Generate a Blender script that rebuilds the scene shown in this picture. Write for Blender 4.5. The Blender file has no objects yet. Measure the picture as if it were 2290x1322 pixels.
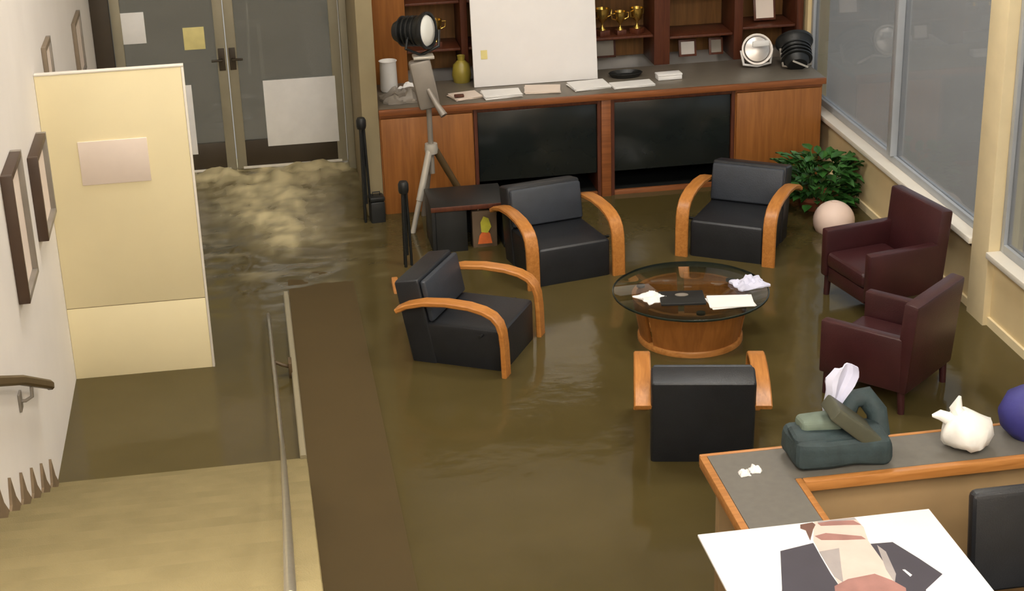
import bpy, bmesh, math, random
from mathutils import Vector, Matrix, noise
random.seed(7)
SC = bpy.context.scene
COL = SC.collection
PI = math.pi

def srgb(r, g, b):
    def f(c):
        c /= 255.0
        return c / 12.92 if c <= 0.04045 else ((c + 0.055) / 1.055) ** 2.4
    return (f(r), f(g), f(b))

# ------------------------------------------------------------------ camera
# z = 0 is the flood water level, the floor lies 0.15 m below it
CAM_Z = 4.7
cam = bpy.data.cameras.new('camera')
cam.sensor_width = 36.0
cam.lens = 3745.0 / 2290.0 * 36.0
cam.clip_start = 0.05
cam.clip_end = 300
camo = bpy.data.objects.new('camera', cam)
COL.objects.link(camo)
camo.matrix_world = Matrix(((0.98633064, 0.08864006, -0.13890573, 0.0),
                            (-0.16218584, 0.37329213, -0.91342692, 0.0),
                            (-0.02911381, 0.92346950, 0.38256563, CAM_Z),
                            (0, 0, 0, 1)))
SC.camera = camo
# ------------------------------------------------------------------ world
w = bpy.data.worlds.new('world')
SC.world = w
w.use_nodes = True
bg = w.node_tree.nodes['Background']
bg.inputs['Color'].default_value = (0.66, 0.69, 0.72, 1)
bg.inputs['Strength'].default_value = 2.0
# ------------------------------------------------------------------ exposure
SC.view_settings.view_transform = 'Standard'
SC.view_settings.look = 'None'
SC.view_settings.exposure = 0.0
SC.view_settings.gamma = 1.0
SC.view_settings.use_curve_mapping = False
FILL_COLOR = (1.0, 0.962, 0.90)
FILL_STRENGTH = 27.0

# ------------------------------------------------------------------ materials
MATS = {}
def mat(name, col, rough=0.6, metal=0.0, var=0.0, vscale=6.0, bump=0.0, bscale=60.0, spec=0.5, coat=0.0):
    if name in MATS:
        return MATS[name]
    m = bpy.data.materials.new(name)
    m.use_nodes = True
    nt = m.node_tree
    p = nt.nodes['Principled BSDF']
    p.inputs['Roughness'].default_value = rough
    p.inputs['Metallic'].default_value = metal
    p.inputs['Specular IOR Level'].default_value = spec
    p.inputs['Coat Weight'].default_value = coat
    tc = nt.nodes.new('ShaderNodeTexCoord')
    n = nt.nodes.new('ShaderNodeTexNoise')
    n.inputs['Scale'].default_value = vscale
    n.inputs['Detail'].default_value = 5
    nt.links.new(tc.outputs['Object'], n.inputs['Vector'])
    r = nt.nodes.new('ShaderNodeMapRange')
    r.inputs['From Min'].default_value = 0.3
    r.inputs['From Max'].default_value = 0.7
    r.inputs['To Min'].default_value = 1 - var
    r.inputs['To Max'].default_value = 1 + var
    nt.links.new(n.outputs['Fac'], r.inputs['Value'])
    mx = nt.nodes.new('ShaderNodeVectorMath')
    mx.operation = 'SCALE'
    mx.inputs[0].default_value = col
    nt.links.new(r.outputs['Result'], mx.inputs['Scale'])
    nt.links.new(mx.outputs['Vector'], p.inputs['Base Color'])
    if bump > 0:
        n2 = nt.nodes.new('ShaderNodeTexNoise')
        n2.inputs['Scale'].default_value = bscale
        n2.inputs['Detail'].default_value = 4
        nt.links.new(tc.outputs['Object'], n2.inputs['Vector'])
        b = nt.nodes.new('ShaderNodeBump')
        b.inputs['Strength'].default_value = bump
        b.inputs['Distance'].default_value = 0.01
        nt.links.new(n2.outputs['Fac'], b.inputs['Height'])
        nt.links.new(b.outputs['Normal'], p.inputs['Normal'])
    MATS[name] = m
    return m

def wood(name, c1, c2, axis='Z', scale=3.0, rough=0.42, spec=0.5):
    if name in MATS:
        return MATS[name]
    m = bpy.data.materials.new(name)
    m.use_nodes = True
    nt = m.node_tree
    p = nt.nodes['Principled BSDF']
    p.inputs['Roughness'].default_value = rough
    p.inputs['Specular IOR Level'].default_value = spec
    tc = nt.nodes.new('ShaderNodeTexCoord')
    mp = nt.nodes.new('ShaderNodeMapping')
    sc = {'X': (1, 14, 14), 'Y': (14, 1, 14), 'Z': (14, 14, 1)}[axis]
    mp.inputs['Scale'].default_value = sc
    nt.links.new(tc.outputs['Object'], mp.inputs['Vector'])
    n = nt.nodes.new('ShaderNodeTexNoise')
    n.inputs['Scale'].default_value = scale
    n.inputs['Detail'].default_value = 6
    n.inputs['Distortion'].default_value = 0.6
    nt.links.new(mp.outputs['Vector'], n.inputs['Vector'])
    cr = nt.nodes.new('ShaderNodeValToRGB')
    cr.color_ramp.elements[0].position = 0.3
    cr.color_ramp.elements[0].color = (*c1, 1)
    cr.color_ramp.elements[1].position = 0.7
    cr.color_ramp.elements[1].color = (*c2, 1)
    nt.links.new(n.outputs['Fac'], cr.inputs['Fac'])
    nt.links.new(cr.outputs['Color'], p.inputs['Base Color'])
    MATS[name] = m
    return m

def glass(name, tint=(0.85, 0.88, 0.86), gloss=0.06, rough=0.02, cover=0.0, cover_col=(0.3, 0.3, 0.3)):
    """thin sheet: clear, with a Fresnel mirror and, if wanted, a film of dirt"""
    if name in MATS:
        return MATS[name]
    m = bpy.data.materials.new(name)
    m.use_nodes = True
    nt = m.node_tree
    for n in list(nt.nodes):
        nt.nodes.remove(n)
    out = nt.nodes.new('ShaderNodeOutputMaterial')
    tr = nt.nodes.new('ShaderNodeBsdfTransparent')
    tr.inputs['Color'].default_value = (*tint, 1)
    gl = nt.nodes.new('ShaderNodeBsdfGlossy')
    gl.inputs['Roughness'].default_value = rough
    lw = nt.nodes.new('ShaderNodeLayerWeight')      # Schlick, the same from both faces of the sheet
    lw.inputs['Blend'].default_value = 0.5
    pw = nt.nodes.new('ShaderNodeMath')
    pw.operation = 'POWER'
    pw.inputs[1].default_value = 5.0
    fr = nt.nodes.new('ShaderNodeMath')
    fr.operation = 'MULTIPLY_ADD'
    fr.inputs[1].default_value = 0.94
    fr.inputs[2].default_value = 0.04
    nt.links.new(lw.outputs['Facing'], pw.inputs[0])
    nt.links.new(pw.outputs[0], fr.inputs[0])
    mx = nt.nodes.new('ShaderNodeMixShader')
    nt.links.new(fr.outputs[0], mx.inputs['Fac'])
    nt.links.new(tr.outputs[0], mx.inputs[1])
    nt.links.new(gl.outputs[0], mx.inputs[2])
    last = mx
    if cover > 0:
        df = nt.nodes.new('ShaderNodeBsdfDiffuse')
        df.inputs['Color'].default_value = (*cover_col, 1)
        m2 = nt.nodes.new('ShaderNodeMixShader')
        m2.inputs['Fac'].default_value = cover
        nt.links.new(last.outputs[0], m2.inputs[1])
        nt.links.new(df.outputs[0], m2.inputs[2])
        last = m2
    nt.links.new(last.outputs[0], out.inputs['Surface'])
    MATS[name] = m
    return m

def emit(name, col, strength):
    m = bpy.data.materials.new(name)
    m.use_nodes = True
    nt = m.node_tree
    p = nt.nodes['Principled BSDF']
    p.inputs['Base Color'].default_value = (0.8, 0.8, 0.8, 1)
    p.inputs['Emission Color'].default_value = (*col, 1)
    p.inputs['Emission Strength'].default_value = strength
    return m

M_WALL = mat('wall_paint', (0.80, 0.755, 0.71), 0.75, var=0.03, vscale=2, bump=0.05, bscale=120)
M_CREAM = mat('cream_paint', srgb(230, 216, 174), 0.55, var=0.03, vscale=2)
M_SILLWALL = mat('sill_wall_paint', srgb(218, 196, 150), 0.7, var=0.05, vscale=3)
M_SILL = mat('sill_white', srgb(225, 218, 205), 0.45, var=0.03)
M_CEIL = mat('ceiling_tile', (0.74, 0.72, 0.68), 0.85, var=0.03)
M_FLOOR = mat('floor_tile', srgb(120, 105, 75), 0.5, var=0.1)
M_CARPET = mat('stair_carpet', srgb(134, 121, 86), 0.95, var=0.09, vscale=5, bump=0.35, bscale=180, spec=0.1)
M_LEDGE = mat('ledge_brown', srgb(78, 64, 38), 0.75, var=0.04, vscale=2, spec=0.2)
M_TRIM = mat('trim_metal', srgb(170, 160, 132), 0.4, 0.5, var=0.05)
M_STEEL = mat('brushed_steel', srgb(196, 190, 172), 0.3, 0.9, var=0.06, vscale=20)
M_CHROME = mat('satin_chrome', srgb(196, 190, 178), 0.35, 0.35, var=0.04)
M_DARKRAIL = mat('dark_rail', srgb(84, 66, 40), 0.45, var=0.1)
M_SKIRT = mat('skirting_brown', srgb(120, 100, 74), 0.7, var=0.15, vscale=10)
M_ALU = mat('door_aluminium', srgb(152, 144, 122), 0.45, 0.2, var=0.05)
M_ALUD = mat('door_dark_rail', srgb(62, 52, 38), 0.5, 0.1, var=0.08)
M_WINF = mat('window_frame', srgb(176, 180, 184), 0.4, 0.3, var=0.04)
M_COLUMN = mat('column_cream', srgb(232, 214, 172), 0.6, var=0.04)
M_BLACK = mat('black_plastic', srgb(26, 27, 26), 0.45, var=0.15, vscale=10)
M_LEATHER = mat('black_leather', srgb(28, 30, 34), 0.42, var=0.15, vscale=9, bump=0.18, bscale=140, spec=0.55)
M_LEATHLIT = mat('black_leather_lit', srgb(50, 55, 63), 0.45, var=0.12, vscale=9, bump=0.18, bscale=140, spec=0.55)  # black leather made paler and bluer: sheen on the back pads as colour
M_BURG = mat('burgundy_leather', srgb(60, 28, 30), 0.34, var=0.15, vscale=7, bump=0.15, bscale=120, spec=0.5)
M_WOOD = wood('honey_bentwood', srgb(166, 104, 44), srgb(194, 130, 64), 'Y', 3.5, 0.38)
M_WOODX = wood('honey_wood_edge', srgb(160, 102, 46), srgb(190, 130, 70), 'X', 3, 0.4)
M_CAB = wood('cabinet_veneer', srgb(132, 80, 32), srgb(156, 98, 44), 'Z', 2.2, 0.45)
M_CABX = wood('cabinet_edge', srgb(118, 66, 30), srgb(146, 86, 44), 'X', 3, 0.45)
M_CASE = wood('case_dark_wood', srgb(72, 34, 20), srgb(98, 52, 30), 'Z', 3, 0.45)
M_CASEB = wood('case_back_wood', srgb(112, 74, 30), srgb(140, 96, 46), 'Z', 2, 0.6)
M_TOP = mat('counter_laminate', srgb(112, 104, 92), 0.4, var=0.06, vscale=14)
M_DESKTOP = mat('desk_laminate', srgb(100, 96, 88), 0.6, var=0.06, vscale=25)
M_DESKP = mat('desk_panel', srgb(150, 122, 84), 0.6, var=0.06)
M_DGLASS = mat('dark_cabinet_glass', srgb(30, 34, 33), 0.18, var=0.1, vscale=3)
M_WHITE = mat('white_board', (0.86, 0.83, 0.81), 0.55, var=0.015)
M_PAPER = mat('paper', (0.82, 0.80, 0.77), 0.8, var=0.03, vscale=10)
M_PAPERP = mat('paper_pinkish', srgb(226, 210, 196), 0.8, var=0.03)
M_PAPERY = mat('paper_yellow', srgb(222, 208, 140), 0.8, var=0.05, vscale=15)
M_PAPERB = mat('paper_bluish', srgb(206, 206, 226), 0.8, var=0.05, vscale=15)
M_PLASTICBAG = mat('white_plastic_bag', (0.86, 0.84, 0.78), 0.4, var=0.04, vscale=12, bump=0.3, bscale=25)
M_BLUEBAG = mat('blue_fabric', srgb(52, 50, 120), 0.6, var=0.1, bump=0.2, bscale=30)
M_TEAL = mat('dark_teal_fabric', srgb(44, 58, 60), 0.7, var=0.25, vscale=12, bump=0.3, bscale=50)
M_TEALG = mat('grey_green_fabric', srgb(104, 116, 102), 0.75, var=0.15, vscale=12)
M_OLIVE = mat('olive_flap', srgb(72, 72, 56), 0.6, var=0.15, vscale=8)
M_LEAF = mat('leaf_green', srgb(50, 96, 38), 0.45, var=0.4, vscale=12)
M_POT = mat('terracotta', srgb(150, 84, 54), 0.7, var=0.1)
M_PINK = mat('pale_pink_ceramic', srgb(232, 206, 190), 0.5, var=0.03)
M_GOLD = mat('gold_trophy', srgb(196, 160, 80), 0.25, 0.9, var=0.1)
M_GREYP = mat('grey_plastic', srgb(140, 132, 122), 0.45, 0.2, var=0.1)
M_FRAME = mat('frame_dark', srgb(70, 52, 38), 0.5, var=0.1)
M_FRGREY = mat('frame_grey', srgb(128, 112, 92), 0.6, var=0.08)
M_SILVER = mat('silver_reflector', srgb(190, 184, 178), 0.3, 0.7, var=0.1)
M_LENS = mat('white_lens', (0.85, 0.85, 0.8), 0.25, var=0.02)
M_SKIN1 = mat('print_light_pink', srgb(212, 186, 175), 0.6, var=0.06, vscale=9)
M_SKIN2 = mat('print_rose', srgb(152, 108, 100), 0.6, var=0.2, vscale=9)
M_PRGREY = mat('print_grey', srgb(156, 148, 146), 0.6, var=0.1, vscale=9)
M_PRBR = mat('print_brown', srgb(104, 70, 58), 0.6, var=0.2, vscale=12)
M_PRDK = mat('print_charcoal', srgb(58, 54, 64), 0.6, var=0.05, vscale=9)
M_ORANGE = mat('orange_card', srgb(220, 110, 50), 0.6, var=0.15, vscale=15)
M_YELLOW = mat('yellow_green_card', srgb(196, 190, 60), 0.6, var=0.15, vscale=15)
M_GROUND = mat('wet_ground', srgb(140, 132, 120), 0.5, var=0.12, vscale=0.8)
M_GLASSW = glass('window_glass', (0.80, 0.83, 0.85), cover=0.30, cover_col=srgb(150, 146, 142))
M_GLASSD = glass('door_glass', (0.6, 0.6, 0.56), cover=0.35, cover_col=srgb(124, 118, 106))
M_GLASST = glass('table_glass', (0.88, 0.91, 0.86), rough=0.01)
M_GLASSE = mat('glass_edge', srgb(30, 38, 32), 0.2)

# ------------------------------------------------------------------ mesh helpers
class MB:
    def __init__(s):
        s.bm = bmesh.new()
        s.ang = 25
    def box(s, x0, x1, y0, y1, z0, z1, bev=0.0, seg=2):
        r = bmesh.ops.create_cube(s.bm, size=1.0)
        vs = r['verts']
        for v in vs:
            v.co = Vector(((x0 + x1) / 2 + v.co.x * (x1 - x0), (y0 + y1) / 2 + v.co.y * (y1 - y0), (z0 + z1) / 2 + v.co.z * (z1 - z0)))
        if bev > 0:
            es = list({e for v in vs for e in v.link_edges})
            r2 = bmesh.ops.bevel(s.bm, geom=es, offset=bev, segments=seg, profile=0.5, affect='EDGES')
            vs = list({v for f in r2['faces'] for v in f.verts} | {v for v in vs if v.is_valid})
        return vs
    def xform(s, vs, m):
        for v in vs:
            if v.is_valid:
                v.co = m @ v.co
    def prism(s, pts, d):
        """closed polygon (list of 3d points) pushed along d"""
        d = Vector(d)
        a = [s.bm.verts.new(Vector(p)) for p in pts]
        b = [s.bm.verts.new(Vector(p) + d) for p in pts]
        n = len(pts)
        s.bm.faces.new(a)
        s.bm.faces.new(b[::-1])
        for i in range(n):
            s.bm.faces.new((a[i], b[i], b[(i + 1) % n], a[(i + 1) % n]))
        return a + b
    def tube(s, pts, rad, seg=10, cap=True):
        s.ang = 50
        pts = [Vector(p) for p in pts]
        rads = rad if isinstance(rad, (list, tuple)) else [rad] * len(pts)
        rings = []
        prev = None
        for i, p in enumerate(pts):
            t = (pts[min(i + 1, len(pts) - 1)] - pts[max(i - 1, 0)]).normalized()
            up = Vector((0, 0, 1)) if abs(t.z) < 0.95 else Vector((1, 0, 0))
            if prev is not None:
                u = (prev - t * prev.dot(t)).normalized()
            else:
                u = t.cross(up).normalized()
            prev = u
            v = t.cross(u)
            rings.append([s.bm.verts.new(p + (u * math.cos(2 * PI * k / seg) + v * math.sin(2 * PI * k / seg)) * rads[i]) for k in range(seg)])
        for a, b in zip(rings, rings[1:]):
            for k in range(seg):
                s.bm.faces.new((a[k], a[(k + 1) % seg], b[(k + 1) % seg], b[k]))
        if cap:
            s.bm.faces.new(rings[0][::-1])
            s.bm.faces.new(rings[-1])
        return [v for r in rings for v in r]
    def strip(s, pts, wdir, wd, th):
        """bent strip: rectangular section, width wd along wdir, thickness th"""
        pts = [Vector(p) for p in pts]
        s.ang = 35
        wdir = Vector(wdir).normalized()
        rings = []
        for i, p in enumerate(pts):
            t = (pts[min(i + 1, len(pts) - 1)] - pts[max(i - 1, 0)]).normalized()
            n = t.cross(wdir).normalized()
            c = 0.22
            prof = [(-.5, -.5 + c), (-.5 + c * th / wd, -.5), (.5 - c * th / wd, -.5), (.5, -.5 + c), (.5, .5 - c), (.5 - c * th / wd, .5), (-.5 + c * th / wd, .5), (-.5, .5 - c)]
            rings.append([s.bm.verts.new(p + wdir * a * wd + n * b * th) for a, b in prof])
        k = 8
        for a, b in zip(rings, rings[1:]):
            for j in range(k):
                s.bm.faces.new((a[j], a[(j + 1) % k], b[(j + 1) % k], b[j]))
        s.bm.faces.new(rings[0][::-1])
        s.bm.faces.new(rings[-1])
    def lathe(s, prof, c=(0, 0, 0), seg=28, m=None):
        s.ang = 50
        c = Vector(c)
        rings = []
        for r, z in prof:
            if r < 1e-5:
                rings.append([s.bm.verts.new(Vector((0, 0, z)))])
            else:
                rings.append([s.bm.verts.new(Vector((r * math.cos(2 * PI * k / seg), r * math.sin(2 * PI * k / seg), z))) for k in range(seg)])
        for a, b in zip(rings, rings[1:]):
            for k in range(seg):
                k2 = (k + 1) % seg
                if len(a) == 1 and len(b) == 1:
                    continue
                if len(a) == 1:
                    s.bm.faces.new((a[0], b[k2], b[k]))
                elif len(b) == 1:
                    s.bm.faces.new((a[k], a[k2], b[0]))
                else:
                    s.bm.faces.new((a[k], a[k2], b[k2], b[k]))
        vs = [v for r in rings for v in r]
        for v in vs:
            if m is not None:
                v.co = m @ v.co
            v.co += c
        return vs
    def jitter(s, amp, sc, seed=0, vs=None):
        for v in (vs or s.bm.verts):
            o = Vector((seed * 7.3, seed * 3.1, seed * 1.7))
            v.co += noise.noise_vector(v.co * sc + o) * amp
    def build(s, name, m, parent=None, smooth=True, ang=None):
        ang = ang or s.ang
        bmesh.ops.recalc_face_normals(s.bm, faces=s.bm.faces)
        me = bpy.data.meshes.new(name)
        if smooth:
            for f in s.bm.faces:
                f.smooth = True
            for e in s.bm.edges:
                if len(e.link_faces) == 2 and e.calc_face_angle(0) > math.radians(ang):
                    e.smooth = False
        s.bm.to_mesh(me)
        s.bm.free()
        me.materials.append(m)
        o = bpy.data.objects.new(name, me)
        COL.objects.link(o)
        if parent is not None:
            o.parent = parent
        return o

def tag(o, label=None, cat=None, group=None, kind=None):
    if label:
        o['label'] = label
    if cat:
        o['category'] = cat
    if group:
        o['group'] = group
    if kind:
        o['kind'] = kind
    return o
def thing(name, label, cat, loc=(0, 0, 0), rz=0.0, group=None):
    o = bpy.data.objects.new(name, None)
    o.empty_display_size = 0.1
    COL.objects.link(o)
    o.location = loc
    o.rotation_euler = (0, 0, rz)
    return tag(o, label, cat, group)
def struct(o, label=None):
    o['kind'] = 'structure'
    if label:
        o['label'] = label
    return o
def boxo(name, m, b, parent=None, bev=0.0):
    mb = MB()
    mb.box(*b, bev=bev)
    return mb.build(name, m, parent)
def heading(fx, fy):
    return math.atan2(-fx, fy)

# ================================================================== the room
XL, XR, YB, YF, ZF, ZC = -1.363, 4.83, 14.65, -1.6, -0.15, 5.8
struct(boxo('floor', M_FLOOR, (XL - 0.2, XR + 0.2, YF, YB + 0.3, ZF - 0.1, ZF)), 'floor hidden under the brown flood water')
struct(boxo('ceiling', M_CEIL, (XL - 0.2, XR + 0.2, YF, YB + 0.2, ZC, ZC + 0.1)))
struct(boxo('wall_left', M_WALL, (XL - 0.15, XL, YF, YB + 0.15, ZF, ZC)), 'white painted wall beside the stairs')
struct(boxo('wall_front', M_WALL, (XL - 0.15, XR + 0.15, YF - 0.15, YF, ZF, ZC)))
# back wall: door opening from x -1.36 to 0.76, z up to 2.25
mb = MB()
mb.box(0.76, XR + 0.15, YB, YB + 0.15, ZF, ZC)
mb.box(XL, 0.76, YB, YB + 0.15, 2.25, ZC)
struct(mb.build('wall_back', M_WALL), 'back wall above the glass doors and behind the display case')
# pier between doors and display case
struct(boxo('wall_pier', mat('pier_paint', srgb(150, 136, 104), 0.7, var=0.05), (0.82, 0.955, 13.22, YB, ZF, ZC), bev=0.004), 'narrow tan wall end between the glass doors and the display case')
# right wall below and above the windows
mb = MB()
mb.box(XR, XR + 0.2, YF, YB + 0.15, ZF, 0.50)
mb.box(XR, XR + 0.2, YF, YB + 0.15, 3.3, ZC)
mb.box(XR, XR + 0.2, 13.95, YB + 0.15, 0.50, 3.3)
mb.box(XR, XR + 0.2, YF, 1.0, 0.50, 3.3)
struct(mb.build('wall_right', M_SILLWALL), 'tan wall under the long window sill')
# column on the right wall
struct(boxo('wall_column', M_COLUMN, (XR - 0.05, XR + 0.2, 9.94, 10.21, ZF, ZC), bev=0.006), 'cream column between the windows')
# sills
for i, (ya, yb) in enumerate(((10.212, 13.94), (1.0, 9.938))):
    struct(boxo('trim_%d' % (i + 1), M_SILL, (XR - 0.07, XR + 0.16, ya, yb, 0.50, 0.545), bev=0.006), ('white window sill beyond the cream column', 'white window sill on the near side of the cream column')[i])
for i, (ya, yb) in enumerate(((10.212, 13.94), (1.0, 9.938))):  # dark strips standing in for the shade line below the sills
    struct(boxo('trim_%d' % (i + 7), M_FRAME, (XR - 0.03, XR, ya, yb, 0.465, 0.4995), bev=0.003), 'dark strip painting the shade under the white window sill')
# baseboard strip at the window wall
struct(boxo('baseboard_right', M_COLUMN, (XR - 0.018, XR, YF, 13.2, ZF, 0.06)))

def window(n, ya, yb, mull, label):
    t = bpy.data.objects.new('window_%d' % n, None)
    COL.objects.link(t)
    t.location = (XR + 0.06, ya, 0.545)
    struct(t, label)
    L, Hh = yb - ya, 3.3 - 0.545
    fr = 0.05
    boxo('window_frame', M_WINF, (-0.03, 0.03, 0, fr, 0, Hh), t, 0.004)
    boxo('window_frame', M_WINF, (-0.03, 0.03, L - fr, L, 0, Hh), t, 0.004)
    boxo('window_frame', M_WINF, (-0.03, 0.03, fr, L - fr, 0, 0.06), t, 0.004)
    boxo('window_frame', M_WINF, (-0.03, 0.03, fr, L - fr, Hh - 0.06, Hh), t, 0.004)
    edges = [fr] + [m - ya for m in mull] + [L - fr]
    for k, m in enumerate(mull):
        boxo('mullion', M_WINF, (-0.06, 0.04, m - ya - 0.04, m - ya + 0.04, 0.06, Hh - 0.06), t, 0.006)
    for k in range(len(edges) - 1):
        a = edges[k] + (0.04 if k > 0 else 0)
        b = edges[k + 1] - (0.04 if k < len(edges) - 2 else 0)
        boxo('pane', M_GLASSW, (-0.004, 0.004, a, b, 0.06, Hh - 0.06), t)
window(1, 10.212, 13.94, [11.93], 'grey window beyond the cream column, above the burgundy armchairs')
window(2, 1.0, 9.938, [8.2, 6.4, 4.6, 2.8], 'grey window at the right edge, nearer than the cream column')

# ground outside
struct(boxo('ground_outside', M_GROUND, (-30, 60, 14.9, 60, -0.35, -0.25)), 'wet ground outside the doors')
struct(boxo('ground_outside', M_GROUND, (5.1, 60, -30, 14.9, -0.35, -0.25)), 'wet ground outside the windows')

# ------------------------------------------------------------------ glass doors
def glass_door(n, xa, xb, label, hinge_right):
    t = bpy.data.objects.new('door_%d' % n, None)
    COL.objects.link(t)
    t.location = (xa, YB + 0.03, 0.035)
    struct(t, label)
    W, Hh = xb - xa, 2.15
    st = 0.085
    boxo('stile', M_ALU, (0, st, -0.025, 0.025, 0, Hh), t, 0.004)
    boxo('stile', M_ALU, (W - st, W, -0.025, 0.025, 0, Hh), t, 0.004)
    boxo('bottom_rail', M_ALUD, (st, W - st, -0.022, 0.022, 0.022, 0.26), t, 0.003)
    boxo('top_rail', M_ALU, (st, W - st, -0.022, 0.022, Hh - 0.1, Hh), t, 0.003)
    boxo('weather_strip', M_SILL, (st * 0.6, W - st * 0.6, -0.034, 0.02, 0.0, 0.022), t, 0.003)
    boxo('pane', M_GLASSD, (st, W - st, -0.005, 0.005, 0.26, Hh - 0.1), t)
    hx = st * 0.5 if hinge_right else W - st * 0.5
    mb = MB()
    mb.box(hx - 0.028, hx + 0.028, -0.034, -0.0255, 0.92, 1.12, bev=0.003)
    mb.tube([(hx, -0.034, 1.02), (hx, -0.07, 1.02), (hx + (0.09 if hinge_right else -0.09), -0.07, 1.02)], 0.011, 8)
    mb.build('handle', M_ALUD, t)
glass_door(1, -1.20, -0.245, 'left glass entrance door behind the cream partition', False)
glass_door(2, -0.237, 0.755, 'right glass entrance door with water surging below it', True)
# door frame pieces
struct(boxo('trim_3', M_ALUD, (XL + 0.001, -1.205, YB - 0.03, YB + 0.1, ZF, 2.25), bev=0.004), 'dark jamb of the glass doors')
struct(boxo('trim_4', M_ALU, (0.757, 0.819, YB - 0.16, YB - 0.001, ZF, 2.25), bev=0.004), 'grey door jamb beside the tan wall end')
struct(boxo('trim_5', M_ALU, (-1.20, 0.755, YB - 0.02, YB + 0.08, 2.19, 2.25), bev=0.004))
struct(boxo('trim_6', M_ALUD, (-1.20, 0.755, YB + 0.06, YB + 0.12, ZF, -0.03), bev=0.004))

# ------------------------------------------------------------------ stairs
TR, RI, Y0 = 0.33, 0.147, 8.97
stairs = bpy.data.objects.new('stairs', None)
COL.objects.link(stairs)
stairs.location = (XL, Y0, ZF)
struct(stairs, 'tan carpeted stairs running down into the brown water')
NST = 21
for i in range(NST):
    yb = Y0 - TR * i
    ya = yb - TR - 0.001
    zt = 0.022 + RI * i
    xr = 0.098 - 0.0085 * i * TR * 1.0
    xr = max(xr, 0.045)
    mb = MB()
    mb.box(XL + 0.001, xr, ya, yb, ZF if i == 0 else zt - RI - 0.05, zt, bev=0.012, seg=2)
    o = mb.build('step', M_CARPET)
    o.parent = stairs
    o.matrix_parent_inverse = Matrix.Translation(stairs.location).inverted()
ZL = 0.022 + RI * (NST - 1)
struct(boxo('floor_landing', M_CARPET, (XL + 0.001, 0.4, YF, Y0 - TR * NST - 0.001, ZL - 0.2, ZL)), 'upper landing of the stairs')
# under the stair flight: side wall
mb = MB()
mb.prism([(0.0, Y0 - 0.35, ZF), (0.0, Y0 - 0.35, 0.0), (0.0, Y0 - TR * NST, ZL - RI - 0.25), (0.0, Y0 - TR * NST, ZF)], (0.035, 0, 0))
struct(mb.build('wall_stair', M_WALL), 'wall closing the side of the stairs')
# sawtooth skirting on the left wall
mb = MB()
SL = RI / TR
for i in range(NST):
    yb = Y0 - TR * i
    zt = 0.022 + RI * i
    mb.prism([(XL + 0.001, yb + 0.02, zt - 0.02), (XL + 0.001, yb - 0.10, zt + 0.10), (XL + 0.001, yb - 0.17, zt + 0.24),
              (XL + 0.001, yb - 0.23, zt + 0.12), (XL + 0.001, yb - TR, zt + 0.10), (XL + 0.001, yb - TR, zt - 0.02)], (0.014, 0, 0))
struct(mb.build('baseboard_left', M_SKIRT, None, False), 'dark sawtooth skirting climbing the white wall with the stairs')

# ------------------------------------------------------------------ ledge beside the stairs
mb = MB()
prof = [(0.096, 2.0, 0.028), (0.096, 9.3, 0.022), (0.096, 11.0, 0.012), (0.096, 12.6, -0.012)]
pts = [(p[0], p[1], p[2]) for p in prof] + [(0.096, 12.6, ZF), (0.096, 2.0, ZF)]
xw_ = 0.585 - 0.096
mb.prism(pts, (xw_, 0, 0))
ledge = tag(mb.build('stair_ledge', M_LEDGE, None, False), 'wide brown ledge along the right side of the stairs, sinking into the water', 'ledge')
mb = MB()
mb.strip([(0.075, 8.95, 0.030), (0.075, 10.2, 0.028), (0.073, 11.4, 0.012), (0.073, 11.75, -0.02)], (1, 0, 0), 0.04, 0.03)
tr = mb.build('edge_trim', M_TRIM, ledge)
tag(tr, 'pale metal strip on the ledge edge')

# handrails
def y_line(y):      # stair slope line
    return (Y0 - y) * SL
hr = thing('handrail', 'low steel handrail between the carpeted stairs and the brown ledge', 'handrail', (-0.05, 8.97, 0.0))
mb = MB()
pth = [(-0.028, 3.2), (-0.03, 5.0), (-0.035, 7.0), (-0.042, 8.7)]
P = [(x, y, y_line(y) + 0.12) for x, y in pth]
P += [(-0.046, 9.1, 0.145), (-0.052, 9.8, 0.12), (-0.064, 10.9, 0.085), (-0.068, 11.15, 0.05), (-0.07, 11.25, -0.06)]
P = [(x + 0.05, y - 8.97, z) for x, y, z in P]
mb.tube(P, 0.0145, 12)
mb.build('rail', M_STEEL, hr)
def bracket(y, z, x0, x1, par):
    mb = MB()
    mb.tube([(x0, y, z), ((x0 + x1) / 2, y, z - 0.03), (x1, y, z - 0.05)], 0.012, 8)
    mb.box(x1 - 0.012, x1 + 0.012, y - 0.05, y + 0.05, z - 0.12, z - 0.0, bev=0.004)
    return mb.build('bracket', M_DARKRAIL, par)
bracket(10.2 - 8.97, 0.11, -0.005, 0.10, hr)
for yy in (7.6, 5.9, 4.2):
    mb = MB()
    zz = y_line(yy) + 0.12
    mb.tube([(0.018, yy - 8.97, zz), (0.018, yy - 8.97, zz - 0.16)], 0.008, 8)
    mb.build('post', M_STEEL, hr)

h2 = thing('handrail', 'dark wooden handrail on brackets on the white left wall', 'handrail', (-1.29, 8.76, 0.76))
mb = MB()
mb.strip([(0, 0.02, -0.03), (0, -0.03, 0.0), (0, -0.9, 0.43), (0, -2.0, 0.93), (0, -6.0, 2.75)], (1, 0, 0), 0.045, 0.05)
mb.build('rail', M_DARKRAIL, h2)
for yy in (-0.62, -2.2, -3.8):
    zz = -yy * 0.462
    mb = MB()
    mb.tube([(0, yy, zz - 0.02), (-0.005, yy, zz - 0.08), (-0.04, yy, zz - 0.10), (-0.072, yy, zz - 0.10)], 0.01, 8)
    mb.box(-0.0725, -0.06, yy - 0.035, yy + 0.035, zz - 0.15, zz - 0.05, bev=0.003)
    mb.build('bracket', M_GREYP, h2)

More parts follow.
